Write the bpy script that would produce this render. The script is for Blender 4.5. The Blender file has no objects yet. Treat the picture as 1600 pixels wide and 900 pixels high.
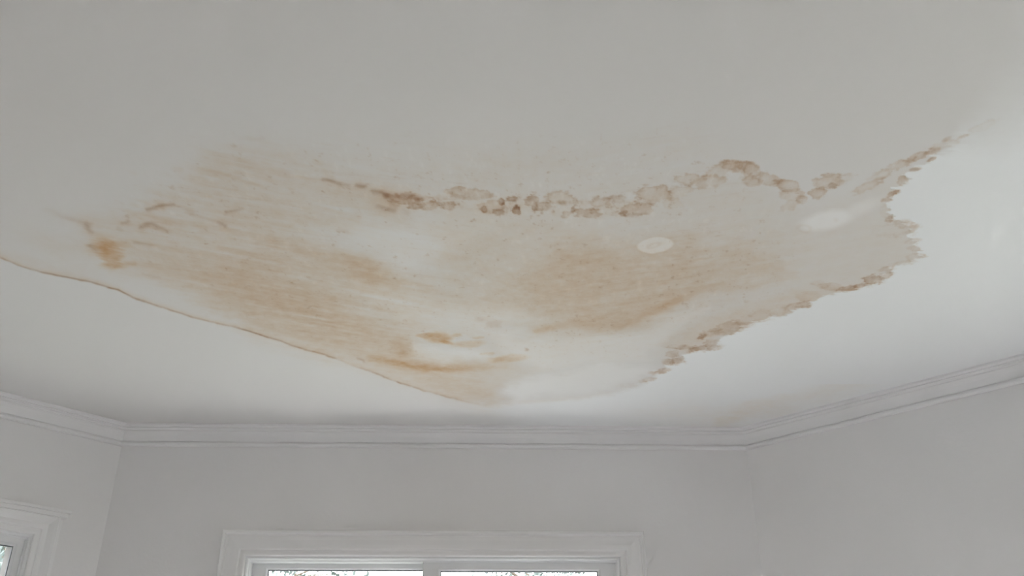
import bpy, math, random
import numpy as np
from mathutils import Vector, Matrix

# ------------------------------------------------------------------ camera, sky, lights, exposure
S = bpy.context.scene
COL = S.collection
CAM_Z, CEIL = 1.50, 2.50
FPX, PITCH, ROLL = 1423.166, math.radians(27.8382), math.radians(-0.2543)
c_fwd = Vector((0, math.cos(PITCH), math.sin(PITCH)))
_u0 = Vector((0, -math.sin(PITCH), math.cos(PITCH)))
_r0 = Vector((1, 0, 0))
c_right = _r0 * math.cos(ROLL) + _u0 * math.sin(ROLL)
c_up = -_r0 * math.sin(ROLL) + _u0 * math.cos(ROLL)
cam_data = bpy.data.cameras.new('camera')
cam_data.sensor_width = 36
cam_data.lens = FPX / 1600 * 36
cam_data.clip_start = 0.02
cam_data.clip_end = 300
cam = bpy.data.objects.new('camera', cam_data)
COL.objects.link(cam)
m = Matrix.Identity(4)
for i in range(3):
    m[i][0], m[i][1], m[i][2] = c_right[i], c_up[i], -c_fwd[i]
m[2][3] = CAM_Z
cam.matrix_world = m
S.camera = cam

SKY = 4.0
world = bpy.data.worlds.new('overcast_sky')
S.world = world
world.use_nodes = True
wn = world.node_tree
wn.nodes.clear()
wo = wn.nodes.new('ShaderNodeOutputWorld')
wb = wn.nodes.new('ShaderNodeBackground')
wb.inputs['Color'].default_value = (0.95, 0.975, 1.0, 1)
wb.inputs['Strength'].default_value = SKY
wn.links.new(wb.outputs[0], wo.inputs[0])

sun_data = bpy.data.lights.new('sun', 'SUN')
sun_data.energy = 4.0
sun_data.angle = math.radians(6)
sun_data.color = (1.0, 1.0, 1.0)
sun = bpy.data.objects.new('sun', sun_data)
COL.objects.link(sun)
sun.rotation_euler = Vector((-0.3, -0.2, -0.93)).to_track_quat('-Z', 'Y').to_euler()

S.view_settings.view_transform = 'Standard'
S.view_settings.look = 'None'
S.view_settings.gamma = 1
S.view_settings.use_curve_mapping = False
S.view_settings.exposure = 1.54
S.cycles.use_denoising = True
S.cycles.max_bounces = 16
S.cycles.diffuse_bounces = 14
S.cycles.sample_clamp_indirect = 0.0

# ------------------------------------------------------------------ plan of the room (metres)
YB, D = math.radians(1.9539), 2.9159
T1, T2 = -1.1808, 0.8807
YL, YR = math.radians(44.95), math.radians(45.10)
db = Vector((math.cos(YB), math.sin(YB)))
nb = Vector((-math.sin(YB), math.cos(YB)))
dl = -Vector((math.cos(YB + YL), math.sin(YB + YL)))
dr = Vector((math.cos(YB - YR), math.sin(YB - YR)))
C1 = nb * D + db * T1
C2 = nb * D + db * T2
C0 = C1 + dl * 1.75
C3 = C2 + dr * 2.45
def at_t(p, back):
    return db * p.dot(db) + nb * back
CRL, CRR = at_t(C0, -2.9), at_t(C3, -2.9)
WALL_T = 0.20
# corners going clockwise seen from above, so that the room is on the -Y side of each wall frame
PATH = [CRL, C0, C1, C2, C3, CRR]
WNAMES = ['wall_side_left', 'wall_left', 'wall_back', 'wall_right', 'wall_side_right', 'wall_rear']

def frame(a, b):
    """wall frame: X along the wall, Y out of the room, Z up, origin at a on the floor"""
    x = (b - a).normalized()
    y = Vector((-x.y, x.x))
    M = Matrix.Identity(4)
    M[0][0], M[1][0] = x.x, x.y
    M[0][1], M[1][1] = y.x, y.y
    M[0][3], M[1][3] = a.x, a.y
    return M

def mitre(i, j, k):
    """tangent of half the turn between edges (i,j) and (j,k)"""
    a = (PATH[j] - PATH[i]).normalized()
    b = (PATH[k] - PATH[j]).normalized()
    ang = math.atan2(a.x * b.y - a.y * b.x, a.dot(b))      # negative: turning clockwise
    return math.tan(-ang / 2)

# ------------------------------------------------------------------ helpers
def add_obj(name, verts, faces, mat, parent=None, matrix=None, smooth=False, mats=None, mat_idx=None):
    me = bpy.data.meshes.new(name)
    me.from_pydata([tuple(v) for v in verts], [], faces)
    for mm in (mats or [mat]):
        me.materials.append(mm)
    if mat_idx:
        me.polygons.foreach_set('material_index', mat_idx)
    if smooth:
        me.polygons.foreach_set('use_smooth', [True] * len(me.polygons))
    me.validate()
    me.update()
    o = bpy.data.objects.new(name, me)
    COL.objects.link(o)
    if parent is not None:
        o.parent = parent
    if matrix is not None:
        o.matrix_world = matrix
    return o

def tag(o, label=None, cat=None, group=None, kind=None):
    if label: o['label'] = label
    if cat: o['category'] = cat
    if group: o['group'] = group
    if kind: o['kind'] = kind
    return o

class MB:
    def __init__(self):
        self.v, self.f = [], []
    def box(self, x0, x1, y0, y1, z0, z1):
        b = len(self.v)
        self.v += [(x0, y0, z0), (x1, y0, z0), (x1, y1, z0), (x0, y1, z0),
                   (x0, y0, z1), (x1, y0, z1), (x1, y1, z1), (x0, y1, z1)]
        self.f += [tuple(b + i for i in q) for q in
                   ((0, 3, 2, 1), (4, 5, 6, 7), (0, 1, 5, 4), (1, 2, 6, 5), (2, 3, 7, 6), (3, 0, 4, 7))]
    def ring(self, x0, x1, z0, z1, profile, kz=1.0):
        """sweep a profile [(inset, y)] (closed loop) round a rectangle with mitred corners"""
        b = len(self.v); n = len(profile)
        for (w, y) in profile:
            self.v += [(x0 + w, y, z0 + w * kz), (x1 - w, y, z0 + w * kz), (x1 - w, y, z1 - w * kz), (x0 + w, y, z1 - w * kz)]
        for i in range(n):
            j = (i + 1) % n
            for c in range(4):
                d = (c + 1) % 4
                self.f.append((b + 4 * i + c, b + 4 * j + c, b + 4 * j + d, b + 4 * i + d))
    def build(self, name, mat, parent=None, matrix=None, bevel=0.0):
        o = add_obj(name, self.v, self.f, mat, parent, matrix)
        if bevel:
            bv = o.modifiers.new('bevel', 'BEVEL'); bv.width = bevel; bv.segments = 2
            bv.limit_method = 'ANGLE'; bv.angle_limit = math.radians(35)
        return o

# ------------------------------------------------------------------ materials
def new_mat(name):
    mt = bpy.data.materials.new(name); mt.use_nodes = True
    nt = mt.node_tree; nt.nodes.clear()
    out = nt.nodes.new('ShaderNodeOutputMaterial')
    return mt, nt, out

def N(nt, t, **kw):
    n = nt.nodes.new(t)
    for k, v in kw.items():
        if k in n.inputs: n.inputs[k].default_value = v
        else: setattr(n, k, v)
    return n

def painted(name, col, rough=0.6, var=0.02, scale=3.0, bump=0.02, bscale=60.0, col2=None):
    mt, nt, out = new_mat(name)
    bs = N(nt, 'ShaderNodeBsdfPrincipled', Roughness=rough)
    tc = N(nt, 'ShaderNodeTexCoord')
    geo = N(nt, 'ShaderNodeNewGeometry')
    n1 = N(nt, 'ShaderNodeTexNoise', Scale=scale, Detail=4.0)
    nt.links.new(geo.outputs['Position'], n1.inputs['Vector'])
    mx = N(nt, 'ShaderNodeMix', data_type='RGBA')
    a = col
    b = col2 or tuple(c * (1 - var * 2) for c in col)
    mx.inputs[6].default_value = (*a, 1)
    mx.inputs[7].default_value = (*b, 1)
    mr = N(nt, 'ShaderNodeMapRange')
    mr.inputs['From Min'].default_value = 0.38; mr.inputs['From Max'].default_value = 0.62
    nt.links.new(n1.outputs[0], mr.inputs[0])
    nt.links.new(mr.outputs[0], mx.inputs[0])
    nt.links.new(mx.outputs[2], bs.inputs['Base Color'])
    if bump:
        n2 = N(nt, 'ShaderNodeTexNoise', Scale=bscale, Detail=3.0)
        nt.links.new(geo.outputs['Position'], n2.inputs['Vector'])
        bp = N(nt, 'ShaderNodeBump', Strength=bump, Distance=0.01)
        nt.links.new(n2.outputs[0], bp.inputs['Height'])
        nt.links.new(bp.outputs[0], bs.inputs['Normal'])
    nt.links.new(bs.outputs[0], out.inputs[0])
    return mt

M_WALL = painted('wall_paint', (0.84, 0.834, 0.834), 0.75, 0.012, 2.0, 0.05, 90)
M_TRIM = painted('trim_gloss_paint', (0.86, 0.858, 0.86), 0.35, 0.01, 5.0, 0.02, 40)
M_SASH = painted('sash_paint', (0.84, 0.85, 0.86), 0.3, 0.01, 5.0, 0.0)
M_BEAD = painted('white_glazing_bead', (0.85, 0.86, 0.88), 0.3, 0.0, 5.0, 0.0)
M_GASKET = painted('dark_gasket', (0.09, 0.10, 0.12), 0.6, 0.0, 5.0, 0.0)
M_OUT = painted('outside_render', (0.6, 0.6, 0.58), 0.8, 0.03, 3.0, 0.1, 50)
M_BRICK = painted('outside_brick', (0.12, 0.115, 0.11), 0.85, 0.08, 14.0, 0.1, 60)
M_BARK = painted('bark', (0.16, 0.13, 0.10), 0.9, 0.1, 8.0, 0.3, 30)
M_LEAF = painted('foliage', (0.095, 0.120, 0.115), 0.6, 0.2, 1.5, 0.0, col2=(0.065, 0.09, 0.08))
M_GRASS = painted('lawn', (0.11, 0.12, 0.09), 0.9, 0.05, 0.6, 0.0, col2=(0.09, 0.10, 0.075))

def floor_mat():
    mt, nt, out = new_mat('oak_floorboards')
    bs = N(nt, 'ShaderNodeBsdfPrincipled', Roughness=0.35)
    geo = N(nt, 'ShaderNodeNewGeometry')
    br = N(nt, 'ShaderNodeTexBrick', Scale=1.0)
    br.inputs['Color1'].default_value = (0.51, 0.49, 0.49, 1)
    br.inputs['Color2'].default_value = (0.46, 0.44, 0.44, 1)
    br.inputs['Mortar'].default_value = (0.10, 0.07, 0.05, 1)
    br.inputs['Mortar Size'].default_value = 0.002
    br.inputs['Brick Width'].default_value = 1.2
    br.inputs['Row Height'].default_value = 0.12
    nt.links.new(geo.outputs['Position'], br.inputs['Vector'])
    nt.links.new(br.outputs[0], bs.inputs['Base Color'])
    nt.links.new(bs.outputs[0], out.inputs[0])
    return mt
M_FLOOR = floor_mat()

def glass_mat():
    mt, nt, out = new_mat('window_glass')
    tr = N(nt, 'ShaderNodeBsdfTransparent'); tr.inputs[0].default_value = (0.97, 0.97, 0.97, 1)
    gl = N(nt, 'ShaderNodeBsdfGlossy', Roughness=0.02)
    lw = N(nt, 'ShaderNodeLayerWeight', Blend=0.5)
    pw = N(nt, 'ShaderNodeMath', operation='POWER'); pw.inputs[1].default_value = 5.0
    fr = N(nt, 'ShaderNodeMath', operation='MULTIPLY_ADD'); fr.inputs[1].default_value = 0.92; fr.inputs[2].default_value = 0.03
    nt.links.new(lw.outputs['Facing'], pw.inputs[0]); nt.links.new(pw.outputs[0], fr.inputs[0])
    mx = N(nt, 'ShaderNodeMixShader')
    nt.links.new(fr.outputs[0], mx.inputs[0])
    nt.links.new(tr.outputs[0], mx.inputs[1]); nt.links.new(gl.outputs[0], mx.inputs[2])
    nt.links.new(mx.outputs[0], out.inputs[0])
    return mt
M_GLASS = glass_mat()

def ceiling_mat():
    """plaster ceiling; 'stain' = (tan wash, ochre, dark brown), 'coat' = (fresh paint, white plaster, relief)"""
    mt, nt, out = new_mat('stained_plaster')
    L = nt.links.new
    bs = N(nt, 'ShaderNodeBsdfPrincipled', Roughness=0.62)
    geo = N(nt, 'ShaderNodeNewGeometry')
    at1 = N(nt, 'ShaderNodeAttribute', attribute_name='stain')
    at2 = N(nt, 'ShaderNodeAttribute', attribute_name='coat')
    s1 = N(nt, 'ShaderNodeSeparateColor'); L(at1.outputs['Color'], s1.inputs[0])
    s2 = N(nt, 'ShaderNodeSeparateColor'); L(at2.outputs['Color'], s2.inputs[0])
    # fine mottling that multiplies the wash
    nz = N(nt, 'ShaderNodeTexNoise', Scale=38.0, Detail=6.0, Roughness=0.6)
    L(geo.outputs['Position'], nz.inputs['Vector'])
    mr = N(nt, 'ShaderNodeMapRange'); mr.inputs['From Min'].default_value = 0.3; mr.inputs['From Max'].default_value = 0.7
    mr.inputs['To Min'].default_value = 0.72; mr.inputs['To Max'].default_value = 1.28
    L(nz.outputs[0], mr.inputs[0])
    dens = []
    for i in range(3):
        mu = N(nt, 'ShaderNodeMath', operation='MULTIPLY')
        L(s1.outputs[i], mu.inputs[0]); L(mr.outputs[0], mu.inputs[1]); dens.append(mu)
    # base paint: old plaster, fresh cool paint, white plaster
    m1 = N(nt, 'ShaderNodeMix', data_type='RGBA')
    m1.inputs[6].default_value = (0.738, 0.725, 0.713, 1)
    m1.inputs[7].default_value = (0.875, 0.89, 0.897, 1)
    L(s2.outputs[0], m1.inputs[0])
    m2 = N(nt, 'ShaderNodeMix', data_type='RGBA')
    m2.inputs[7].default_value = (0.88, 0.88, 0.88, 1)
    L(m1.outputs[2], m2.inputs[6]); L(s2.outputs[1], m2.inputs[0])
    sb = N(nt, 'ShaderNodeSeparateColor'); L(m2.outputs[2], sb.inputs[0])
    K = [(0.085, 0.205, 0.355), (0.17, 0.50, 0.95), (0.42, 0.68, 0.92)]
    cc = N(nt, 'ShaderNodeCombineColor')
    for ch in range(3):
        acc = None
        for i in range(3):
            mu = N(nt, 'ShaderNodeMath', operation='MULTIPLY'); mu.inputs[1].default_value = -K[i][ch]
            L(dens[i].outputs[0], mu.inputs[0])
            if acc is None: acc = mu
            else:
                ad = N(nt, 'ShaderNodeMath', operation='ADD')
                L(acc.outputs[0], ad.inputs[0]); L(mu.outputs[0], ad.inputs[1]); acc = ad
        ex = N(nt, 'ShaderNodeMath', operation='EXPONENT'); L(acc.outputs[0], ex.inputs[0])
        mm = N(nt, 'ShaderNodeMath', operation='MULTIPLY'); L(ex.outputs[0], mm.inputs[0]); L(sb.outputs[ch], mm.inputs[1])
        L(mm.outputs[0], cc.inputs[ch])
    L(cc.outputs[0], bs.inputs['Base Color'])
    # relief: flakes and brush marks
    n3 = N(nt, 'ShaderNodeTexNoise', Scale=14.0, Detail=5.0)
    L(geo.outputs['Position'], n3.inputs['Vector'])
    h1 = N(nt, 'ShaderNodeMath', operation='MULTIPLY'); h1.inputs[1].default_value = 0.05
    L(n3.outputs[0], h1.inputs[0])
    h2 = N(nt, 'ShaderNodeMath', operation='ADD'); L(h1.outputs[0], h2.inputs[0]); L(s2.outputs[2], h2.inputs[1])
    bp = N(nt, 'ShaderNodeBump', Strength=0.6, Distance=0.004)
    L(h2.outputs[0], bp.inputs['Height']); L(bp.outputs[0], bs.inputs['Normal'])
    L(bs.outputs[0], out.inputs[0])
    return mt
M_CEIL = ceiling_mat()

# ------------------------------------------------------------------ windows: openings in wall coordinates
H = CAM_Z
LEN = [(PATH[(i + 1) % 6] - PATH[i]).length for i in range(6)]
# (wall index, casing outer x0, x1 in wall frame, z0, z1 of casing outer, style)
WIN = {
    1: dict(i=1, x0=LEN[1] - 0.1324 - 0.60, x1=LEN[1] - 0.1324, z0=1.30, z1=H + 0.6948, style='cap'),
    2: dict(i=2, x0=-0.8068 - T1, x1=0.5124 - T1, z0=0.62, z1=H + 0.6638, style='slider'),
    3: dict(i=3, x0=0.86, x1=2.36, z0=0.30, z1=H + 0.6638, style='slider'),  # added window out of view, brightens the right of the ceiling
}
CAS = 0.078          # width of the casing

# ------------------------------------------------------------------ walls
def make_wall(i):
    a, b = PATH[i], PATH[(i + 1) % 6]
    n = 6
    L_ = (b - a).length
    ta = mitre((i - 1) % n, i, (i + 1) % n)
    tb = mitre(i, (i + 1) % n, (i + 2) % n)
    xs = [0.0, L_]; zs = [0.0, CEIL]
    holes = []
    for w in WIN.values():
        if w['i'] == i:
            hx0, hx1, hz0, hz1 = w['x0'] + CAS - .004, w['x1'] - CAS + .004, w['z0'] + CAS - .004, w['z1'] - CAS + .004
            xs += [hx0, hx1]; zs += [hz0, hz1]; holes.append((hx0, hx1, hz0, hz1))
    xs = sorted(set(xs)); zs = sorted(set(zs))
    V, F, MI, idx = [], [], [], {}
    def vid(x, y, z):
        k = (round(x, 5), y, round(z, 5))
        if k not in idx:
            xx = x
            if y: 
                if x == 0.0: xx = -WALL_T * ta
                elif x == L_: xx = L_ + WALL_T * tb
            idx[k] = len(V); V.append((xx, WALL_T if y else 0.0, z))
        return idx[k]
    for p in range(len(xs) - 1):
        for q in range(len(zs) - 1):
            x0, x1, z0, z1 = xs[p], xs[p + 1], zs[q], zs[q + 1]
            hole = any(h[0] <= (x0 + x1) / 2 <= h[1] and h[2] <= (z0 + z1) / 2 <= h[3] for h in holes)
            if hole:
                for (A, B) in (((x0, z0), (x1, z0)), ((x1, z0), (x1, z1)), ((x1, z1), (x0, z1)), ((x0, z1), (x0, z0))):
                    F.append((vid(A[0], 0, A[1]), vid(B[0], 0, B[1]), vid(B[0], 1, B[1]), vid(A[0], 1, A[1]))); MI.append(1)
            else:
                F.append((vid(x0, 0, z0), vid(x1, 0, z0), vid(x1, 0, z1), vid(x0, 0, z1))); MI += [0, 1]
                F.append((vid(x0, 1, z0), vid(x0, 1, z1), vid(x1, 1, z1), vid(x1, 1, z0)))
    F.append((vid(0.0, 0, 0.0), vid(0.0, 1, 0.0), vid(L_, 1, 0.0), vid(L_, 0, 0.0)))
    F.append((vid(0.0, 0, CEIL), vid(L_, 0, CEIL), vid(L_, 1, CEIL), vid(0.0, 1, CEIL)))
    MI += [1, 1]
    return add_obj(WNAMES[i], V, F, M_WALL, matrix=frame(a, b), mats=[M_WALL, M_BRICK], mat_idx=MI)

WL = {0: ('plain off-white side wall to the left of the bay', 'wall'),
      1: ('off-white angled wall at far left holding the narrow window', 'wall'),
      2: ('off-white middle wall of the bay above the wide window', 'wall'),
      3: ('blank off-white angled wall on the right of the bay', 'wall'),
      4: ('plain off-white side wall right of the bay', 'wall'),
      5: ('plain off-white rear wall of the room', 'wall')}
for i in range(6):
    tag(make_wall(i), WL[i][0], WL[i][1], kind='structure')

# floor
fv = [(p.x, p.y, 0.0) for p in PATH]
fl = add_obj('floor', fv, [tuple(range(6))[::-1]], M_FLOOR)
sd = fl.modifiers.new('thick', 'SOLIDIFY'); sd.thickness = 0.1; sd.offset = -1
tag(fl, 'brown wooden boards under the bay window room', 'floor', kind='structure')

# ------------------------------------------------------------------ crown moulding (proj, drop)
CROWN = [(0.0, 0.0625), (0.0110, 0.0625), (0.0150, 0.0600), (0.0165, 0.0560), (0.0145, 0.0520), (0.0080, 0.0505),
         (0.0072, 0.0480), (0.0110, 0.0460), (0.0145, 0.0400), (0.0200, 0.0310), (0.0270, 0.0235), (0.0330, 0.0195),
         (0.0325, 0.0165), (0.0345, 0.0140), (0.0420, 0.0135), (0.0440, 0.0115), (0.0430, 0.0095), (0.0520, 0.0085),
         (0.0550, 0.0060), (0.0550, 0.0000), (0.0, 0.0)]
def make_crown(i, name, label):
    a, b = PATH[i], PATH[(i + 1) % 6]
    L_ = (b - a).length
    ta = mitre((i - 1) % 6, i, (i + 1) % 6); tb = mitre(i, (i + 1) % 6, (i + 2) % 6)
    V, F = [], []
    k = len(CROWN)
    for (p, d) in CROWN:
        V.append((p * ta, -p, CEIL - d))
    for (p, d) in CROWN:
        V.append((L_ - p * tb, -p, CEIL - d))
    for j in range(k):
        q = (j + 1) % k
        F.append((j, q, k + q, k + j))
    F.append(tuple(range(k))); F.append(tuple(range(k, 2 * k))[::-1])
    o = add_obj(name, V, F, M_TRIM, matrix=frame(a, b))
    tag(o, label, 'crown moulding', kind='structure')
for n_, (i, lab) in enumerate([(1, 'white crown moulding on the left angled wall'),
                               (2, 'white crown moulding along the middle wall'),
                               (3, 'white crown moulding rising along the right angled wall'),
                               (0, 'white crown moulding on the left side wall'),
                               (4, 'white crown moulding on the right side wall'),
                               (5, 'white crown moulding on the rear wall')]):
    make_crown(i, 'trim_%d' % (n_ + 1), lab)

# baseboards
for i, side in enumerate(['side_left', 'left', 'back', 'right', 'side_right', 'rear']):
    a, b = PATH[i], PATH[(i + 1) % 6]
    L_ = (b - a).length
    ta = mitre((i - 1) % 6, i, (i + 1) % 6); tb = mitre(i, (i + 1) % 6, (i + 2) % 6)
    pr = [(0, 0), (0.016, 0), (0.016, 0.11), (0.010, 0.125), (0.006, 0.14), (0, 0.14)]
    V = [(p * ta, -p, z) for p, z in pr] + [(L_ - p * tb, -p, z) for p, z in pr]
    k = len(pr)
    F = [(j, (j + 1) % k, k + (j + 1) % k, k + j) for j in range(k)] + [tuple(range(k)), tuple(range(k, 2 * k))[::-1]]
    o = add_obj('baseboard_' + side, V, F, M_TRIM, matrix=frame(a, b))
    tag(o, 'white baseboard at the foot of the %s wall' % side.replace('_', ' '), 'baseboard', kind='structure')

# ------------------------------------------------------------------ windows
# casing profile: (inset from outer edge, y) ; y negative = into the room
CASING_P = [(0.0, 0.0), (0.0, -0.024), (0.0025, -0.027), (0.0095, -0.027), (0.012, -0.024), (0.0135, -0.019),
            (0.018, -0.0175), (0.030, -0.0180), (0.044, -0.0200), (0.056, -0.0205), (0.0595, -0.0185), (0.061, -0.0155),
            (0.064, -0.0150), (0.0715, -0.0165), (0.0755, -0.0160), (0.078, -0.0130), (0.078, 0.0)]
def make_window(num, w, label):
    i = w['i']
    M = frame(PATH[i], PATH[(i + 1) % 6])
    root = bpy.data.objects.new('window_%d' % num, None)
    COL.objects.link(root)
    root.matrix_world = M @ Matrix.Translation(((w['x0'] + w['x1']) / 2, 0, w['z0']))
    tag(root, label, 'window', kind='structure')
    T = M
    x0, x1, z0, z1 = w['x0'], w['x1'], w['z0'], w['z1']
    prof = CASING_P
    if w['style'] == 'cap':          # this casing has a recessed outer step
        prof = [(0.0, 0.0), (0.0, -0.001), (0.019, -0.001), (0.0195, -0.031), (0.0225, -0.033), (0.030, -0.0290)] + CASING_P[8:]
    c = MB(); c.ring(x0, x1, z0, z1, prof)
    c.build('casing', M_TRIM, root, T)
    if w['style'] == 'cap':
        cp = MB()
        cp.box(x0 - 0.010, x1 + 0.010, -0.037, 0.0, z1 - 0.006, z1 + 0.004)
        cp.box(x0 - 0.002, x1 + 0.002, -0.0335, 0.0, z1 - 0.019, z1 - 0.006)
        cp.build('head_cap', M_TRIM, root, T, bevel=0.002)
    # reveal lining and outer frame
    a0, a1, b0, b1 = x0 + CAS, x1 - CAS, z0 + CAS, z1 - CAS
    fr = MB()
    fr.ring(a0 - .003, a1 + .003, b0 - .003, b1 + .003, [(0.0, 0.0), (0.003, -0.009), (0.0085, -0.010), (0.0115, -0.008), (0.0120, 0.004), (0.0160, 0.006), (0.0160, 0.072), (0.0, 0.072)])
    fr.build('window_frame', M_SASH, root, T)
    sl = MB(); sl.box(x0 - .03, x1 + .03, -0.06, 0.02, z0 - 0.03, z0 + 0.004)
    sl.build('window_sill', M_TRIM, root, T, bevel=0.004)
    def sash(sx0, sx1, sz0, sz1, y, st, sr, depth=0.026):
        kz = sr / st
        s = MB()
        s.ring(sx0, sx1, sz0, sz1, [(0.0, y), (st - 0.004, y), (st, y + 0.004), (st, y + depth), (0.0, y + depth)], kz)
        so = s.build('sash', M_SASH, root, T)
        gx0, gx1, gz0, gz1 = sx0 + st, sx1 - st, sz0 + sr, sz1 - sr
        bd = MB(); bd.ring(gx0 - .0005, gx1 + .0005, gz0 - .0005, gz1 + .0005, [(0, y + 0.001), (0.0045, y + 0.005), (0.0045, y + 0.012), (0, y + 0.012)])
        bd.build('glazing_bead', M_BEAD, so, T)
        gk = MB(); gk.ring(gx0 + .004, gx1 - .004, gz0 + .004, gz1 - .004, [(0, y + 0.006), (0.0022, y + 0.007), (0.0022, y + 0.014), (0, y + 0.014)])
        gk.build('gasket', M_GASKET, so, T)
        g = MB(); g.box(gx0 + .003, gx1 - .003, y + 0.009, y + 0.013, gz0 + .003, gz1 - .003)
        g.build('pane', M_GLASS, so, T)
    i0, i1, j0, j1 = a0 + 0.0135, a1 - 0.0135, b0 + 0.011, b1 - 0.011
    if w['style'] == 'slider':
        mid = x0 + (x1 - x0) * w.get('mid', 0.487)
        sash(mid - 0.018, i1, j0, j1, 0.010, 0.052, 0.024)      # right, nearer sash
        sash(i0, mid + 0.030, j0, j1, 0.038, 0.044, 0.016)      # left, set back
    else:
        sash(i0, i1, j0, j1, 0.008, 0.021, 0.021)
    return root
make_window(1, WIN[1], 'narrow white window with projecting head cap, cut off at the lower left')
make_window(2, WIN[2], 'wide white two-pane sliding window below the middle of the stained ceiling')
make_window(3, WIN[3], 'added white sliding window in the right angled wall, out of view, lights the ceiling')

# ------------------------------------------------------------------ ceiling with its stains
def build_ceiling():
    dx, dy = 0.0022, 0.0032
    xd = np.arange(-1.30, 1.42, dx); yd = np.arange(1.02, 2.86, dy)
    xs = np.concatenate([np.arange(-2.9, -1.31, .08), xd, np.arange(1.48, 3.2, .08)])
    ys = np.concatenate([np.arange(-3.3, 1.01, .09), yd, np.arange(2.90, 3.25, .06)])
    X, Y = np.meshgrid(xs, ys)
    nx, ny = len(xs), len(ys)
    rng = np.random.RandomState(7)
    def vnoise(x, y, seed):
        r = np.random.RandomState(seed).rand(256, 256).astype(np.float32)
        xi = np.floor(x).astype(int); yi = np.floor(y).astype(int)
        fx = x - xi; fy = y - yi
        fx = fx * fx * (3 - 2 * fx); fy = fy * fy * (3 - 2 * fy)
        a = r[yi % 256, xi % 256]; b = r[yi % 256, (xi + 1) % 256]
        c = r[(yi + 1) % 256, xi % 256]; d = r[(yi + 1) % 256, (xi + 1) % 256]
        return (a * (1 - fx) + b * fx) * (1 - fy) + (c * (1 - fx) + d * fx) * fy
    def fbm(x, y, seed, oct_=4, rough=0.5):
        s = 0; amp = 1; tot = 0
        for o in range(oct_):
            s = s + amp * vnoise(x * 2 ** o + 17.3 * o, y * 2 ** o + 5.1 * o, seed + o)
            tot += amp; amp *= rough
        return s / tot * 2 - 1
    # survey sheet: ceiling position -> plate coordinates in which the stain outlines were traced
    Pz = CEIL - CAM_Z
    zc = Y * c_fwd.y + Pz * c_fwd.z
    zc = np.where(zc < 0.15, 0.15, zc)
    U = 800 + FPX * (X * c_right.x + Y * c_right.y + Pz * c_right.z) / zc
    Vv = 450 - FPX * (X * c_up.x + Y * c_up.y + Pz * c_up.z) / zc
    # noises in metres on the plaster
    nA = fbm(X * 40, Y * 40, 11, 4, 0.6); nB = fbm(X * 40 + 50, Y * 40, 31, 4, 0.6)
    nC = fbm(X * 9, Y * 9, 51, 4); nD = fbm(X * 9 + 30, Y * 9, 71, 4)
    # brush / run streaks, drawn out along one diagonal of the room
    def streaks(deg, seed, fa=6.0, fb=42.0):
        ca, sa = math.cos(math.radians(deg)), math.sin(math.radians(deg))
        return fbm((X * ca + Y * sa) * fa + 9, (-X * sa + Y * ca) * fb + 60, seed, 5, 0.62)
    mixR = np.clip((X + 0.10) / 0.35, 0, 1)
    nS = streaks(24, 91) * (1 - mixR) + streaks(-20, 95) * mixR
    nS = nS * 1.5
    nF = streaks(14, 191, 16, 120) * (1 - mixR) + streaks(-14, 195, 16, 120) * mixR
    nE = fbm(X * 22, Y * 110, 211, 4, 0.65)
    nG = fbm(X * 70, Y * 30, 131, 4, 0.65)
    nM = fbm(X * 16, Y * 16, 151, 5, 0.65)
    nR = fbm(X * 130, Y * 130, 171, 3, 0.6)
    sm = lambda e0, e1, x: (lambda t: t * t * (3 - 2 * t))(np.clip((x - e0) / (e1 - e0), 0, 1))
    u = U + nA * 5.0 + nC * 3.0
    v = Vv + nB * 3.2 + nD * 1.6
    u2 = U + nC * 22 + nA * 7; v2 = Vv + nD * 12 + nB * 4
    T = np.zeros_like(U); O = np.zeros_like(U); B = np.zeros_like(U)
    W = np.zeros_like(U); Rl = np.zeros_like(U)
    def ell(cx, cy, rx, ry, rot=0.0, uu=None, vv=None):
        uu = u if uu is None else uu; vv = v if vv is None else vv
        r = math.radians(rot); a = (uu - cx) * math.cos(r) + (vv - cy) * math.sin(r)
        b = -(uu - cx) * math.sin(r) + (vv - cy) * math.cos(r)
        return np.sqrt((a / rx) ** 2 + (b / ry) ** 2)
    def poly_d(pts, uu, vv, closed=True):
        """distance to polyline and inside mask"""
        d = np.full(uu.shape, 1e9); ins = np.zeros(uu.shape, bool)
        n = len(pts); rngs = range(n if closed else n - 1)
        for k in rngs:
            x1, y1 = pts[k]; x2, y2 = pts[(k + 1) % n]
            ex, ey = x2 - x1, y2 - y1
            t = np.clip(((uu - x1) * ex + (vv - y1) * ey) / (ex * ex + ey * ey + 1e-9), 0, 1)
            d = np.minimum(d, (uu - x1 - t * ex) ** 2 + (vv - y1 - t * ey) ** 2)
            if closed:
                c = ((y1 > vv) != (y2 > vv)) & (uu < (x2 - x1) * (vv - y1) / (y2 - y1 + 1e-12) + x1)
                ins ^= c
        d = np.sqrt(d)
        return np.where(ins, d, -d) if closed else d
    def region(pts, soft, uu=None, vv=None):
        return sm(-soft, soft, poly_d(pts, u2 if uu is None else uu, v2 if vv is None else vv))
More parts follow.
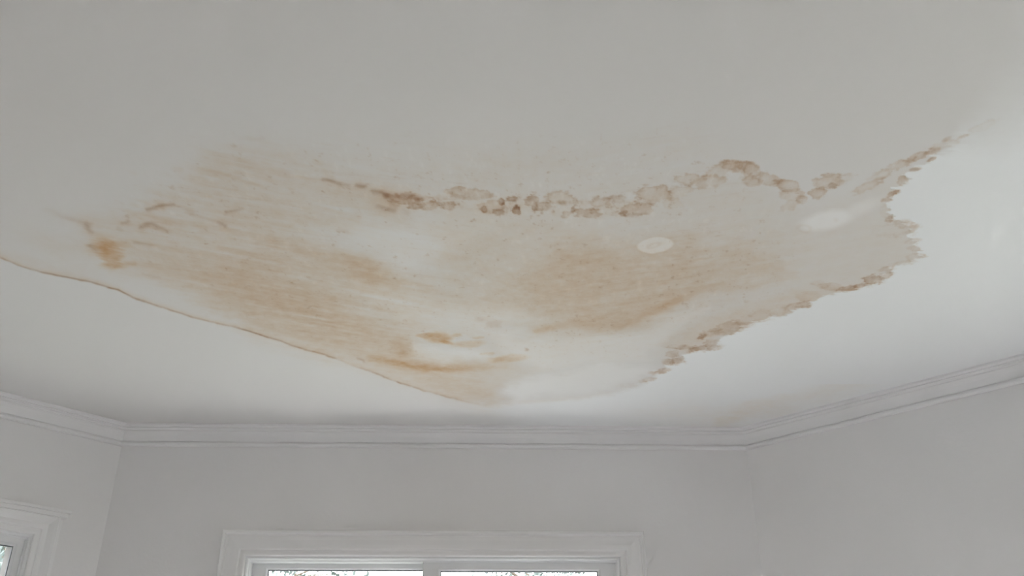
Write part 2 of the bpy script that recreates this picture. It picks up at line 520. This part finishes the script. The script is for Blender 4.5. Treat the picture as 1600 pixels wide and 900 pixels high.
    def stroke(pts, w, uu=None, vv=None):
        """soft stroke; pts may carry (x, y, strength)"""
        uu = u if uu is None else uu; vv = v if vv is None else vv
        best = np.zeros(uu.shape)
        for k in range(len(pts) - 1):
            p, q = pts[k], pts[k + 1]
            s0 = p[2] if len(p) > 2 else 1; s1 = q[2] if len(q) > 2 else 1
            ex, ey = q[0] - p[0], q[1] - p[1]
            t = np.clip(((uu - p[0]) * ex + (vv - p[1]) * ey) / (ex * ex + ey * ey + 1e-9), 0, 1)
            d = np.sqrt((uu - p[0] - t * ex) ** 2 + (vv - p[1] - t * ey) ** 2)
            best = np.maximum(best, (s0 + (s1 - s0) * t) * np.exp(-(d / w) ** 2 * 1.2))
        return best

    # --- the long torn edge at the lower left
    EDGE = [(-40, 388), (0, 402), (20, 410), (45, 420), (67, 426), (100, 432), (130, 438), (150, 443), (173, 450), (185, 453),
            (208, 465), (237, 475), (271, 486), (289, 492), (306, 497), (335, 504), (370, 512), (398, 520), (421, 528),
            (439, 533), (456, 540), (476, 546), (505, 553), (522, 559), (550, 571), (584, 582), (615, 595), (644, 604),
            (665, 611), (702, 621), (731, 628), (760, 634)]
    TAILE = [(760, 634), (780, 633), (803, 629), (850, 626), (900, 622), (960, 614), (1003, 602)]
    RIGHT = [(1003, 602), (1010, 594), (1024, 592), (1024, 582), (1040, 578), (1038, 570), (1060, 568), (1072, 562), (1064, 556), (1078, 552),
             (1090, 547), (1110, 549), (1122, 541), (1126, 530), (1140, 524), (1153, 520), (1158, 508), (1175, 504), (1192, 500),
             (1205, 494), (1222, 494), (1240, 485), (1262, 481), (1268, 470), (1290, 462), (1312, 458), (1330, 454), (1345, 448),
             (1362, 447), (1366, 440), (1386, 437), (1380, 430), (1394, 424), (1388, 418), (1410, 414), (1424, 408), (1437, 402),
             (1432, 396), (1438, 388), (1428, 382), (1432, 374), (1420, 370), (1424, 362), (1422, 354), (1414, 348), (1396, 343),
             (1390, 336), (1386, 326), (1390, 316), (1398, 308), (1404, 298), (1396, 292), (1412, 290), (1420, 281), (1414, 275),
             (1422, 270), (1436, 266), (1428, 260), (1448, 256), (1458, 250), (1452, 244), (1470, 240), (1486, 234), (1484, 226),
             (1500, 218), (1514, 211), (1508, 206), (1530, 202), (1548, 190), (1570, 170), (1620, 130), (1700, 70)]
    # fresh paint = outside of that outline
    ue, ve = U + nA * 1.2, Vv + nB * 1.0
    ur, vr = U + nA * 5.0 + nE * 15.0 * sm(1000, 1250, U), Vv + nB * 3.5
    fresh_poly = EDGE + TAILE[1:-1] + RIGHT + [(2600, -300), (2600, 1500), (-900, 1500), (-900, 100)]
    dE = poly_d(fresh_poly, ur * 1.0, vr * 1.0)
    dEe = poly_d(EDGE, ue, ve, False)
    dT = poly_d(TAILE, ue, ve, False)
    soft = np.where(dT < 40, 6 + 0 * dT, 1.6)
    far = sm(1455, 1600, U) * sm(330, 210, Vv)
    soft = soft + 120 * far
    fresh = sm(-1, 1, dE / soft)
    inside = 1 - fresh
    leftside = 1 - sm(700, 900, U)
    fresh_light_amt = fresh * (1 - 0.9 * leftside) * (1 - .5 * sm(260, 60, Vv))  # coat thinned at left and top: brightness balance put into the paint
    Fm = fresh_light_amt.copy()

    # --- tan washes
    wash_left = region([(120, 345), (200, 330), (290, 300), (325, 240), (400, 245), (520, 275), (640, 300), (640, 335), (560, 350),
                        (480, 360), (560, 395), (650, 440), (720, 470), (650, 500), (650, 550), (780, 600), (760, 640), (560, 575),
                        (400, 520), (300, 470), (200, 430), (150, 400)], 26)
    T += wash_left * 0.46 * np.clip(1.0 + 0.55 * nS + 0.25 * nM + .35 * nF, 0.15, 2)
    low_left = region([(300, 440), (430, 380), (560, 420), (560, 470), (660, 520), (650, 560), (560, 560), (400, 510)], 40)
    T += low_left * 0.24 * np.clip(1 + 0.45 * nS, 0.2, 2)
    T += 0.30 * region([(215, 395), (330, 380), (430, 400), (470, 470), (560, 545), (500, 545), (380, 505), (290, 465)], 30) * np.clip(1 + .4 * nS, .3, 2)
    T += 0.55 * stroke([(350, 460, .35), (420, 468, .8), (500, 490, 1), (590, 515, .9), (650, 540, .6)], 26, u2, v2) * np.clip(1 + .5 * nS, .3, 2)
    T += 0.60 * stroke([(410, 378, .3), (470, 392, .6), (540, 412, .9), (590, 432, 1), (650, 446, .7), (690, 460, .2)], 15, u2, v2) * np.clip(1 + .4 * nS, .3, 2)
    T += 0.22 * stroke([(385, 375, .4), (380, 430, .9), (400, 470, .4)], 34, u2, v2)
    T += 0.36 * region([(680, 350), (800, 345), (930, 360), (960, 420), (860, 470), (760, 480), (690, 440)], 40) * (1 + .5 * nM)
    # the large central blotch
    cen = region([(840, 405), (930, 378), (1020, 385), (1100, 372), (1165, 385), (1225, 420), (1200, 436), (1120, 450), (1070, 462), (1040, 482),
                  (985, 505), (900, 512), (850, 500), (790, 492), (745, 470), (790, 440)], 26)
    T += cen * 0.66 * np.clip(1 + 0.25 * nM + 0.30 * nS + .30 * nF, 0.2, 1.8)
    dk = region([(880, 395), (985, 395), (1085, 392), (1130, 415), (1110, 445), (1065, 460), (1040, 480), (990, 500), (905, 508), (850, 470)], 34)
    T += dk * 0.48 * np.clip(1 + 0.4 * nS + .3 * nM + .3 * nF, 0.2, 1.8)
    T += 0.75 * stroke([(828, 514, .5), (860, 512, .8), (900, 504, .9), (955, 512, 1), (1000, 498, .9), (1028, 483, 1), (1062, 466, .9), (1100, 452, .5), (1180, 448, .25)], 7)
    O += 0.22 * stroke([(985, 500, .4), (1020, 488, 1), (1040, 478, 1), (1065, 464, .6)], 7)
    T += 0.4 * stroke([(960, 505, .4), (1060, 495, .4), (1130, 480, .1)], 14, u2, v2) * (1 + nM)
    # streaks right of it
    for s in ([(1130, 395, .5), (1170, 398, .6), (1210, 408, .2)], [(1145, 420, .5), (1200, 418, .5), (1240, 428, .3)],
              [(1120, 452, .6), (1180, 446, .6), (1220, 436, .3)], [(1140, 378, .3), (1180, 375, .3), (1210, 368, .1)]):
        T += 0.42 * stroke(s, 7)
    # faint wash filling the old right-hand part
    right_in = region([(700, 330), (900, 345), (1000, 325), (1080, 300), (1180, 290), (1260, 320), (1330, 300), (1420, 265), (1440, 400), (1380, 425),
                       (1280, 460), (1200, 490), (1130, 525), (1060, 560), (960, 560), (860, 560), (760, 560), (700, 480)], 16)
    T += right_in * 0.15 * (1 + .4 * nM) * inside
    T += 0.14 * region([(1200, 360), (1400, 345), (1440, 395), (1370, 425), (1230, 460), (1180, 430)], 20) * (1 + .5 * nS)
    T += 0.42 * region([(1030, 540), (1110, 500), (1200, 470), (1300, 445), (1340, 440), (1250, 485), (1150, 520), (1090, 555)], 10) * (1 + .6 * nM) * inside
    # faint pink flush above the chain and at the left corner
    T += 0.13 * np.exp(-ell(780, 268, 110, 34, 0, u2, v2) ** 2) * np.clip(1 + nG, .2, 2)
    T += 0.26 * np.exp(-ell(390, 262, 90, 26, 8, u2, v2) ** 2) * np.clip(1 + nS, .2, 2)
    T += 0.30 * np.exp(-ell(100, 385, 60, 14, 20, u2, v2) ** 2)
    T += 0.22 * stroke([(0, 392), (60, 410), (130, 426), (190, 444, .8), (215, 456, .2)], 12, u2, v2) * inside
    T += 0.35 * stroke([(430, 520, .3), (520, 546, .9), (620, 582, 1), (700, 610, .9), (770, 618, .8), (800, 612, .3)], 14, u2, v2) * inside
    T += 0.28 * region([(600, 570), (760, 560), (860, 572), (800, 596), (770, 622), (690, 610)], 12) * inside
    # shade on the ceiling by the far corner and along the crown, painted as tan
    T += 0.22 * np.exp(-ell(1110, 650, 120, 18, 0, u2, v2) ** 2) + 0.30 * stroke([(1130, 655, 1), (1300, 605, .8), (1450, 560, .5), (1580, 520, .3)], 16, u2, v2)
    # pale band with no wash just inside the torn edge
    pale = region([(140, 425), (205, 434), (300, 470), (365, 500), (395, 518), (300, 492), (200, 458)], 8)
    T *= 1 - 0.85 * pale

    # --- ochre patches
    def blob(cx, cy, rx, ry, rot, a, soft=.45, uu=None, vv=None):
        return a * (1 - sm(1 - soft, 1 + soft, ell(cx, cy, rx, ry, rot, uu, vv)))
    ust, vst = U + nS * 16 + nA * 5, Vv + nS * 3 + nB * 4
    O += blob(162, 385, 17, 13, 10, .55, .6, ust, vst) + blob(176, 402, 15, 17, -20, .75, .6, ust, vst) + blob(180, 383, 24, 7, 0, .35, .5, ust, vst)
    O += 0.6 * stroke([(180, 417, .8), (210, 413, .6)], 4)
    O += blob(686, 527, 19, 7.5, 4, .95, .6) + blob(664, 524, 12, 4, 0, .5) + blob(714, 523, 7, 3, 0, .45) + blob(698, 534, 10, 3, 15, .6)
    O += blob(731, 537, 24, 5, -4, .35) + blob(797, 560, 24, 5, -6, .42, .6) + blob(775, 562, 14, 5, -6, .22)
    T += blob(626, 540, 15, 15, 0, .7, .6) + blob(636, 553, 14, 6, 0, .6)
    O += 0.95 * stroke([(578, 560, .45), (600, 563, .7), (622, 567, .95), (650, 574, 1), (688, 577, .95), (720, 577, .6), (745, 575, .3), (790, 572, .08)], 5.5)
    T += 0.5 * stroke([(590, 558, .5), (650, 568, .9), (740, 573, .9), (800, 572, .4)], 11)
    O += 0.35 * stroke([(740, 527, .9), (753, 527, .9)], 2.2) + 0.35 * stroke([(750, 553, .8), (770, 552, .8)], 2)
    O += 0.32 * stroke([(540, 412, .3), (590, 430, .7), (630, 444, .5)], 13, u2, v2)
    O += 0.30 * stroke([(835, 517, .8), (851, 514, 1), (868, 508, .6)], 5)
    B += 0.32 * stroke([(762, 506, .8), (778, 508, .9)], 5) + 0.22 * stroke([(745, 498, .8), (752, 500)], 5) + .5 * stroke([(822, 545), (824, 545)], 2.2)

    # --- brown marks of the upper-left run
    marks = [([(230, 327, .9), (250, 322, 1), (272, 318, .6)], 3.2, .75), ([(192, 348, .6), (202, 346, .8)], 3, .45),
             ([(222, 353, .8), (236, 350, 1), (250, 356, .5), (266, 362, .2)], 3.6, .60), ([(185, 356, .4), (192, 358, .4)], 3, .4),
             ([(210, 378, .5), (240, 384, .4)], 2.4, .40), ([(355, 331, .7), (368, 328, .8), (378, 326, .4)], 3, .50),
             ([(343, 349, .6), (350, 353, .9)], 4, .50), ([(270, 318, .3), (310, 336, .3), (345, 350, .3)], 3, .4),
             ([(505, 279, .6), (517, 281, 1), (525, 284, .6), (545, 289, .4)], 3.4, .75), ([(556, 288, .8), (570, 292, 1)], 3.6, .80),
             ([(583, 301, .7), (596, 301, 1), (604, 306, .8)], 4, .85), ([(604, 306, .9), (628, 307, .8), (660, 310, .5)], 4.5, .70),
             ([(600, 305, .8), (612, 316, .7), (618, 322, .3)], 4, .6), ([(592, 322, .6), (603, 327, 1), (616, 329, .7)], 3.6, .65),
             ([(630, 328, .4), (638, 334, .5)], 4, .4), ([(140, 355, .6), (120, 345, .5), (95, 338, .3), (70, 328, .15)], 4, .45),
             ([(145, 362, .7), (135, 352, .7)], 4, .5), ([(140, 384, .8), (152, 392, .5)], 3.5, .5),
             ([(527, 359, .5), (545, 361, .5)], 3, .30), ([(558, 561, .8), (566, 565, .8)], 2.6, .45), ([(380, 383, .3), (430, 372, .2)], 3, .25),
             ([(375, 217, .3), (410, 217, .4)], 4, .2), ([(222, 428, .3), (250, 434, .3)], 2.4, .4), ([(480, 435, .4), (500, 438, .4)], 2.2, .3)]
    for pts, w, a in marks:
        B += a * stroke(pts, w); T += .5 * a * stroke(pts, w * 3.2)
    # short flecks scattered along the run
    rr = random.Random(5)
    for _ in range(60):
        cx = rr.uniform(200, 560); cy = 300 + (cx - 300) * -0.06 + rr.uniform(-42, 60)
        ln = rr.uniform(6, 24); an = math.radians(rr.uniform(8, 30))
        T += rr.uniform(.1, .32) * stroke([(cx, cy, .5), (cx + ln * math.cos(an), cy + ln * math.sin(an) * .7, 1)], rr.uniform(2.0, 5))

    # --- scalloped lobes: (cx, cy, rx, ry, rot, fill, rim, dark)
    Lb = [(640, 310, 34, 9, 4, .8, .2, .25), (652, 316, 18, 9, 10, .7, .5, .30), (672, 322, 16, 8, 5, .8, .4, .12), (703, 322, 15, 7, -8, .9, .6, .25),
          (733, 303, 36, 9, 4, .9, .5, .12), (705, 308, 28, 6, 0, .6, .1, .1), (767, 324, 19, 11, 0, .65, .2, .1), (755, 327, 5, 5, 0, .6, .5, .55), (778, 331, 10, 5, 0, .6, .3, .50),
          (783, 315, 6, 6, 0, .7, .5, .65), (800, 311, 12, 5, 0, .8, .5, .50), (828, 313, 12, 8, -20, .8, .5, .55), (807, 328, 7, 7, 0, .7, .5, .60),
          (836, 325, 5, 7, 0, .6, .5, .55), (852, 323, 17, 7, 0, .8, .6, .25), (880, 310, 25, 10, 3, .85, .5, .08), (879, 318, 12, 4, 0, .5, .2, .30), (897, 327, 4, 6, 30, .5, .2, .70),
          (887, 335, 10, 6, -10, .6, .4, .30), (914, 332, 19, 9, 0, .85, .5, .28), (942, 315, 20, 9, -6, .50, .7, .10), (953, 317, 7, 8, 0, .35, .0, .05),
          (967, 312, 18, 7, 8, .45, .7, .15), (974, 333, 7, 5, 0, .5, .5, .45), (994, 326, 26, 11, 0, .7, .7, .12), (990, 336, 16, 4, 0, .3, .5, .2), (1022, 303, 27, 13, -4, .7, .7, .08),
          (1050, 317, 14, 9, 0, .5, .2, .0), (1064, 298, 20, 9, -8, .45, .6, .0), (1077, 281, 24, 10, -4, .75, .6, .05), (1107, 284, 26, 10, -8, .85, .2, .12),
          (1128, 265, 27, 11, -18, .75, .5, .05), (1153, 261, 27, 8, 4, .75, .7, .12), (1174, 268, 13, 12, 20, .65, .4, .06), (1176, 283, 15, 8, 0, .75, .3, .10),
          (1203, 280, 22, 9, 8, .75, .7, .08), (1231, 290, 19, 10, 10, .85, .7, .10), (1238, 304, 20, 9, 0, .65, .3, .06), (1236, 321, 16, 8, -15, .5, .2, .06),
          (1253, 312, 9, 8, 0, .5, .3, .1), (1279, 302, 17, 9, 5, .85, .5, .14), (1295, 284, 25, 10, -14, .8, .7, .08), (1300, 290, 7, 5, 0, .3, .3, .25), (1318, 278, 16, 6, -6, .35, .2, .0),
          (1356, 290, 30, 7, -26, .55, .5, .05), (1377, 274, 28, 7, -24, .50, .5, .05), (1405, 258, 28, 7, -24, .65, .6, .10), (1434, 245, 24, 6, -20, .7, .7, .16),
          (1455, 238, 14, 5, -22, .45, .4, .08), (1478, 226, 20, 6, -16, .25, .3, .02), (1480, 217, 10, 3, -24, .3, .3, .14), (1506, 213, 11, 3.4, -18, .3, .3, .22), (1534, 198, 22, 6, -24, .22, .2, .0),
          (1455, 250, 8, 3.4, -20, .4, .3, .34), (1430, 265, 10, 3.4, -12, .35, .3, .28), (1412, 281, 10, 8, -20, .55, .6, .26), (1396, 302, 11, 5, -18, .5, .4, .46), (1387, 312, 12, 4, -8, .4, .2, .30),
          (1384, 328, 8, 12, 10, .35, .2, .02), (1390, 343, 9, 6, -20, .5, .4, .42), (1410, 350, 16, 7, 12, .35, .7, .10), (1395, 360, 36, 10, -8, .12, .5, .0), (1420, 366, 10, 5, 0, .25, .4, .12), (1424, 377, 12, 4, -6, .25, .5, .16),
          (1428, 388, 10, 4, 4, .25, .4, .14), (1428, 401, 14, 4, -8, .25, .5, .16), (1408, 411, 20, 4, -8, .25, .4, .08), (1384, 420, 14, 4, -8, .45, .5, .20), (1384, 432, 12, 5, -10, .6, .5, .30),
          (1362, 437, 18, 8, -6, .75, .5, .38), (1345, 446, 14, 5, -10, .6, .5, .28), (1324, 450, 24, 5, -10, .75, .5, .32), (1300, 448, 20, 7, 0, .55, .4, .06), (1283, 445, 14, 5, 10, .5, .3, .04),
          (1262, 463, 20, 8, -10, .55, .2, .02), (1250, 477, 18, 5, -10, .75, .5, .22), (1236, 481, 18, 4, -6, .6, .4, .22), (1215, 487, 18, 8, -10, .55, .4, .02), (1190, 494, 18, 9, 0, .65, .4, .04),
          (1165, 503, 16, 8, -10, .65, .3, .04), (1138, 514, 26, 11, -14, .75, .3, .12), (1110, 522, 18, 7, -18, .6, .3, .16), (1100, 527, 12, 5, -10, .6, .3, .42), (1114, 538, 14, 9, 0, .7, .4, .22),
          (1118, 543, 12, 4, -8, .4, .4, .2), (1090, 545, 16, 5, -10, .6, .5, .34), (1066, 543, 22, 4, 2, .5, .4, .32), (1050, 553, 10, 5, -10, .5, .4, .22), (1060, 563, 13, 6, -4, .6, .5, .36), (1046, 565, 12, 5, 0, .4, .3, .2),
          (1038, 578, 12, 4, -12, .25, .5, .28), (1022, 582, 10, 3, 0, .15, .4, .22), (1016, 592, 12, 4, -8, .1, .5, .16), (1006, 596, 8, 3, 0, .08, .3, .1), (980, 602, 14, 3, -4, .06, .2, .04)]
    for (cx, cy, rx, ry, rot, fi, rim, dk_) in Lb:
        # frilled outline: radius modulated by noise at three scales
        px_ = min(rx, ry)
        amp = min(1.0, 7.0 / px_)
        e = ell(cx, cy, rx * 1.06, ry * 1.06, rot, U + nC * 3 + nA * 3, Vv + nD * 1.5) + (0.55 * nA + 0.30 * nR + 0.34 * nE) * (.50 + .50 * amp)
        edge = sm(1.0, 1.0 - min(0.9, 1.7 / px_), e)
        # pigment gathers along the outer margin and thins out on the inner side of the stain
        a_ = np.clip((U - cx) / rx, -1, 1); b_ = np.clip((Vv - cy) / ry, -1, 1)
        if cx > 1370 and cy > 250: side = .5 + .5 * a_
        elif cx > 960 and cy > 430: side = .5 + .5 * b_
        elif cx > 1300: side = .72 + 0 * a_
        else: side = .62 - .38 * b_
        fill = edge * (0.12 + 0.32 * np.clip(e, 0, 1) ** 2 + .62 * side) * np.clip(1 + .55 * nG + .3 * nM, .35, 1.6)
        T += 0.80 * fi * fill * np.clip(1.05 - T * .25, .4, 1.1)
        wr_ = min(0.28, 1.9 / px_)
        T_r = np.exp(-((e - (1 - wr_ * .8)) / wr_) ** 2)
        B += 0.52 * rim * T_r * (.15 + .85 * side) * np.clip(.75 + 1.1 * nG, .05, 1.7)
        B += 1.40 * dk_ * edge * np.clip(.7 + 1.3 * nM + .9 * nG, .05, 1.8)
        Rl += 0.10 * edge
    chain = stroke([(620, 310, .8), (700, 318, .8), (760, 322, 1), (830, 320, 1), (910, 325, 1), (985, 322, .7), (1050, 300, .5)], 13, U, Vv)
    B += 0.80 * chain * np.clip(nG * 1.3 + nR * .6 - .35, 0, 1)
    T += 0.55 * chain * np.clip(.5 + nM + .5 * nG, 0, 1.4)
    T = np.where(fresh > 0.5, T * (1 - .92 * sm(0, 1.0, fresh) * (U > 1000) * (Vv < 600)), T)

    # torn-edge line: its thin dark shadow painted brown, tan stain and relief inside
    edge_shade = np.exp(-(dEe / 1.3) ** 2) * np.clip(.75 + .8 * nC + .4 * nA, .15, 1.5) * (1 - sm(640, 770, U))
    B += 0.80 * edge_shade
    T += 0.55 * np.exp(-(dEe / 5.0) ** 2) * inside * (1 - sm(700, 770, U))
    T += 0.20 * np.exp(-(dT / 4.0) ** 2) * (1 - sm(880, 1010, U))
    Rl += 0.55 * inside
    # --- white filler patches and paler areas
    def filler(cx, cy, rx, ry, rot, a, soft):
        e = ell(cx, cy, rx, ry, rot, U + nA * 1.5, Vv + nB * 1.2)
        return a * (1 - sm(1 - soft, 1 + soft, e)), e
    w1, e1 = filler(1024, 383, 28.5, 12.5, -6, .72, .14)
    w2, e2 = filler(1292, 344, 42, 14, -12, .75, .40)
    w3, _ = filler(1345, 325, 34, 9, -22, .45, .7)
    w4 = 0.45 * region([(650, 540), (700, 545), (760, 548), (770, 562), (700, 566), (645, 556)], 9)
    w5 = 0.6 * region([(800, 598), (850, 585), (950, 560), (1030, 580), (1000, 600), (880, 622), (800, 626)], 13)
    w6 = 0.30 * region([(520, 350), (640, 345), (760, 350), (700, 400), (640, 420), (560, 380)], 22)
    w7 = 0.35 * region([(560, 440), (680, 470), (800, 480), (830, 500), (760, 520), (640, 500)], 16)
    w8 = 0.45 * region([(760, 520), (880, 525), (1000, 520), (1060, 490), (1100, 480), (1040, 545), (980, 570), (840, 575)], 14)
    for w_, k in ((w1, .93), (w2, .9), (w3, .6), (w4, .8), (w5, .9), (w6, .6), (w7, .5), (w8, .55)):
        T *= 1 - k * w_; O *= 1 - k * w_ * .5; B *= 1 - k * w_ * .4
        W = np.maximum(W, w_)
    Rl += 0.5 * w1 + .25 * w2
    B += 0.16 * np.exp(-(ell(1022, 384, 12, 4, -10) - .8) ** 2 * 12) + 0.10 * np.exp(-((e1 - 1.03) / .07) ** 2)
    B += 0.10 * np.exp(-ell(1306, 343, 4, 3) ** 2)
    B += 0.10 * np.exp(-((ell(1256, 357, 10, 6) - 1) / .3) ** 2)
    # crazing: fine grey-brown specks over the worn zone
    worn = region([(330, 230), (700, 240), (1060, 215), (1130, 250), (1240, 380), (1200, 470), (900, 560), (500, 540), (250, 430), (180, 340)], 50)
    specks = np.clip(nR * 1.2 + nG * .9 - .62, 0, 1) * 1.6
    B += worn * specks * 0.45
    B += worn * np.clip(nF - .28, 0, 1) * 0.30
    T += .16 * worn * (1 - cen * .5) * np.clip(1 + nS, .2, 2)
    T += worn * np.clip(nG, 0, 1) * 0.10
    W = np.maximum(W, worn * np.clip(-nG - .25, 0, 1) * 0.7)
    # broad, barely visible discoloration of the remaining ceiling
    T += 0.05 * (1 + fbm(X * 2.2, Y * 2.2, 201, 3)) * (1 - fresh)
    Rl += 0.06 * nM

    co = np.empty((ny * nx, 3), np.float32)
    co[:, 0] = X.ravel(); co[:, 1] = Y.ravel(); co[:, 2] = CEIL
    me = bpy.data.meshes.new('ceiling')
    me.vertices.add(nx * ny)
    me.vertices.foreach_set('co', co.ravel())
    ii = np.arange((ny - 1) * (nx - 1))
    r_, c_ = ii // (nx - 1), ii % (nx - 1)
    a = r_ * nx + c_
    quads = np.stack([a, a + nx, a + nx + 1, a + 1], 1).astype(np.int32)      # facing down
    # keep only what lies over the room and its walls
    cx_ = X.ravel()[a] ; cy_ = Y.ravel()[a]
    keep = np.zeros(len(a), bool)
    for ddx, ddy in ((0, 0), (.08, 0), (0, .08), (.08, .08)):
        k_ = np.ones(len(a), bool)
        for j in range(6):
            p, q = PATH[j], PATH[(j + 1) % 6]
            e_ = (q - p).normalized()
            k_ &= (-(e_.y) * (cx_ + ddx - p.x) + e_.x * (cy_ + ddy - p.y)) < 0.02
        keep |= k_
    quads = quads[keep]
    nq = len(quads)
    me.loops.add(nq * 4); me.loops.foreach_set('vertex_index', quads.ravel())
    me.polygons.add(nq)
    me.polygons.foreach_set('loop_start', np.arange(0, nq * 4, 4, dtype=np.int32))
    me.polygons.foreach_set('loop_total', np.full(nq, 4, np.int32))
    me.update(calc_edges=True)
    def attr(name, chans):
        A = np.ones((nx * ny, 4), np.float32)
        for k, ch in enumerate(chans):
            A[:, k] = np.clip(ch, 0, 4).ravel()
        at = me.attributes.new(name, 'FLOAT_COLOR', 'POINT')
        at.data.foreach_set('color', A.ravel())
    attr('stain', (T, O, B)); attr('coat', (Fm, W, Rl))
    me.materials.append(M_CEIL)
    o = bpy.data.objects.new('ceiling', me)
    COL.objects.link(o)
    tag(o, 'white plaster ceiling with a large brown water stain', 'ceiling', kind='structure')
    # the slab above, so that no sky light leaks in
    sl = MB()
    rim = []
    for j in range(6):
        e1 = (PATH[j] - PATH[j - 1]).normalized(); e2 = (PATH[(j + 1) % 6] - PATH[j]).normalized()
        n1, n2 = Vector((-e1.y, e1.x)), Vector((-e2.y, e2.x)); kk = n1 + n2
        rim.append(PATH[j] + kk / kk.dot(n1) * 0.22)
    sl.v = [(p.x, p.y, CEIL + .001) for p in rim] + [(p.x, p.y, CEIL + .22) for p in rim]
    sl.f = [tuple(range(6)), tuple(range(6, 12))[::-1]] + [(j, (j + 1) % 6, (j + 1) % 6 + 6, j + 6) for j in range(6)]
    s_ = sl.build('slab', M_OUT, o)
    return o
build_ceiling()

# ------------------------------------------------------------------ outside: ground and trees
gm = MB(); gm.box(-45, 45, -45, 60, -0.55, -0.45)
tag(gm.build('ground', M_GRASS), 'lawn outside the bay windows', 'ground', kind='structure')

# added pale slab round the bay, out of view, bounces light to the ceiling
def bounce_slab():
    def off(p, q, r, d):
        a = (q - p).normalized(); b = (r - q).normalized()
        na, nb_ = Vector((-a.y, a.x)), Vector((-b.y, b.x))
        k = (na + nb_); k = k / k.dot(na)
        return q + k * d
    inner, outer = [], []
    for j, (di, do) in {1: (.21, TERR[0]), 2: (.21, TERR[1]), 3: (.21, TERR[2]), 4: (.21, TERR[3])}.items():
        inner.append(off(PATH[j - 1], PATH[j], PATH[j + 1], di)); outer.append(off(PATH[j - 1], PATH[j], PATH[j + 1], do))
    V, F = [], []
    for z in (BOUNCE_Z, -0.5):
        V += [(p.x, p.y, z) for p in inner] + [(p.x, p.y, z) for p in outer]
    for j in range(3):
        F += [(j, j + 1, j + 5, j + 4), (8 + j, 12 + j, 13 + j, 9 + j), (4 + j, 5 + j, 13 + j, 12 + j), (j, 8 + j, 9 + j, j + 1)]
    F += [(0, 4, 12, 8), (3, 11, 15, 7)]
    o = add_obj('bounce_slab', V, F, M_BOUNCE)
    tag(o, 'added pale slab outside below the bay windows, bounces light in', 'bounce_slab', kind='structure')
TERR, BOUNCE_Z = (0.25, 0.6, 0.95, 0.25), 0.35
M_BOUNCE = painted('pale_bounce', (0.72, 0.72, 0.70), 0.85, 0.03, 2.0, 0.0)
bounce_slab()

def tree(name, loc, h, r, seed, label, n_leaf=5200, n_limb=26):
    rr = random.Random(seed)
    root = bpy.data.objects.new(name, None); COL.objects.link(root)
    root.location = loc
    tag(root, label, 'tree', group='trees outside the windows')
    V, F = [], []
    def limb(p, q, r0, r1, k=7):
        p, q = Vector(p), Vector(q); d = (q - p).normalized()
        s = d.orthogonal().normalized(); t = d.cross(s); b = len(V)
        for c, rad in ((p, r0), (q, r1)):
            for j in range(k):
                a = 2 * math.pi * j / k
                V.append(tuple(c + (s * math.cos(a) + t * math.sin(a)) * rad))
        for j in range(k):
            F.append((b + j, b + (j + 1) % k, b + k + (j + 1) % k, b + k + j))
    tips = []
    limb((0, 0, 0), (0.1, 0, h * .45), .16, .11); limb((0.1, 0, h * .45), (0, .1, h * .95), .11, .02)
    for j in range(n_limb):
        z = h * rr.uniform(.25, .9); a = rr.uniform(0, 6.28); L_ = r * (1.15 - z / h) * rr.uniform(.7, 1.2)
        q = (math.cos(a) * L_, math.sin(a) * L_, z + L_ * .45)
        limb((0.05, 0.03, z), q, .04, .008, 5); tips.append(q)
        for _ in range(3):
            q2 = (q[0] * rr.uniform(.6, 1.25) + rr.uniform(-.4, .4), q[1] * rr.uniform(.6, 1.25) + rr.uniform(-.4, .4), q[2] + rr.uniform(-.4, .6))
            limb((q[0] * .6, q[1] * .6, z + (q[2] - z) * .6), q2, .015, .004, 4); tips.append(q2)
    add_obj('trunk', V, F, M_BARK, root)
    LV, LF = [], []
    for _ in range(n_leaf):
        t = rr.choice(tips)
        c = Vector((t[0] + rr.gauss(0, .28), t[1] + rr.gauss(0, .28), t[2] + rr.gauss(0, .24)))
        a = Vector((rr.gauss(0, 1), rr.gauss(0, 1), rr.gauss(0, 1))).normalized(); b = a.orthogonal().normalized()
        s = rr.uniform(.035, .075); k = len(LV)
        for (e, g) in ((-1, 0), (0, -.45), (1, 0), (0, .45)):
            LV.append(tuple(c + a * s * e + b * s * g))
        LF.append((k, k + 1, k + 2, k + 3))
    add_obj('foliage', LV, LF, M_LEAF, root)
tree('garden_tree', (-4.7, 9.2, -.45), 6.4, 2.4, 1, 'pale green tree filling the glass of the left window', 26000, 110)
tree('garden_tree.001', (-4.0, 14.5, -.45), 6.2, 2.2, 2, 'tree outside, left half of the wide window')
tree('garden_tree.002', (0.2, 15.5, -.45), 6.0, 2.0, 3, 'tree outside, right pane of the wide window')
tree('garden_tree.003', (-11.5, 6.0, -.45), 6.4, 2.3, 4, 'tree outside, far left behind the narrow window')
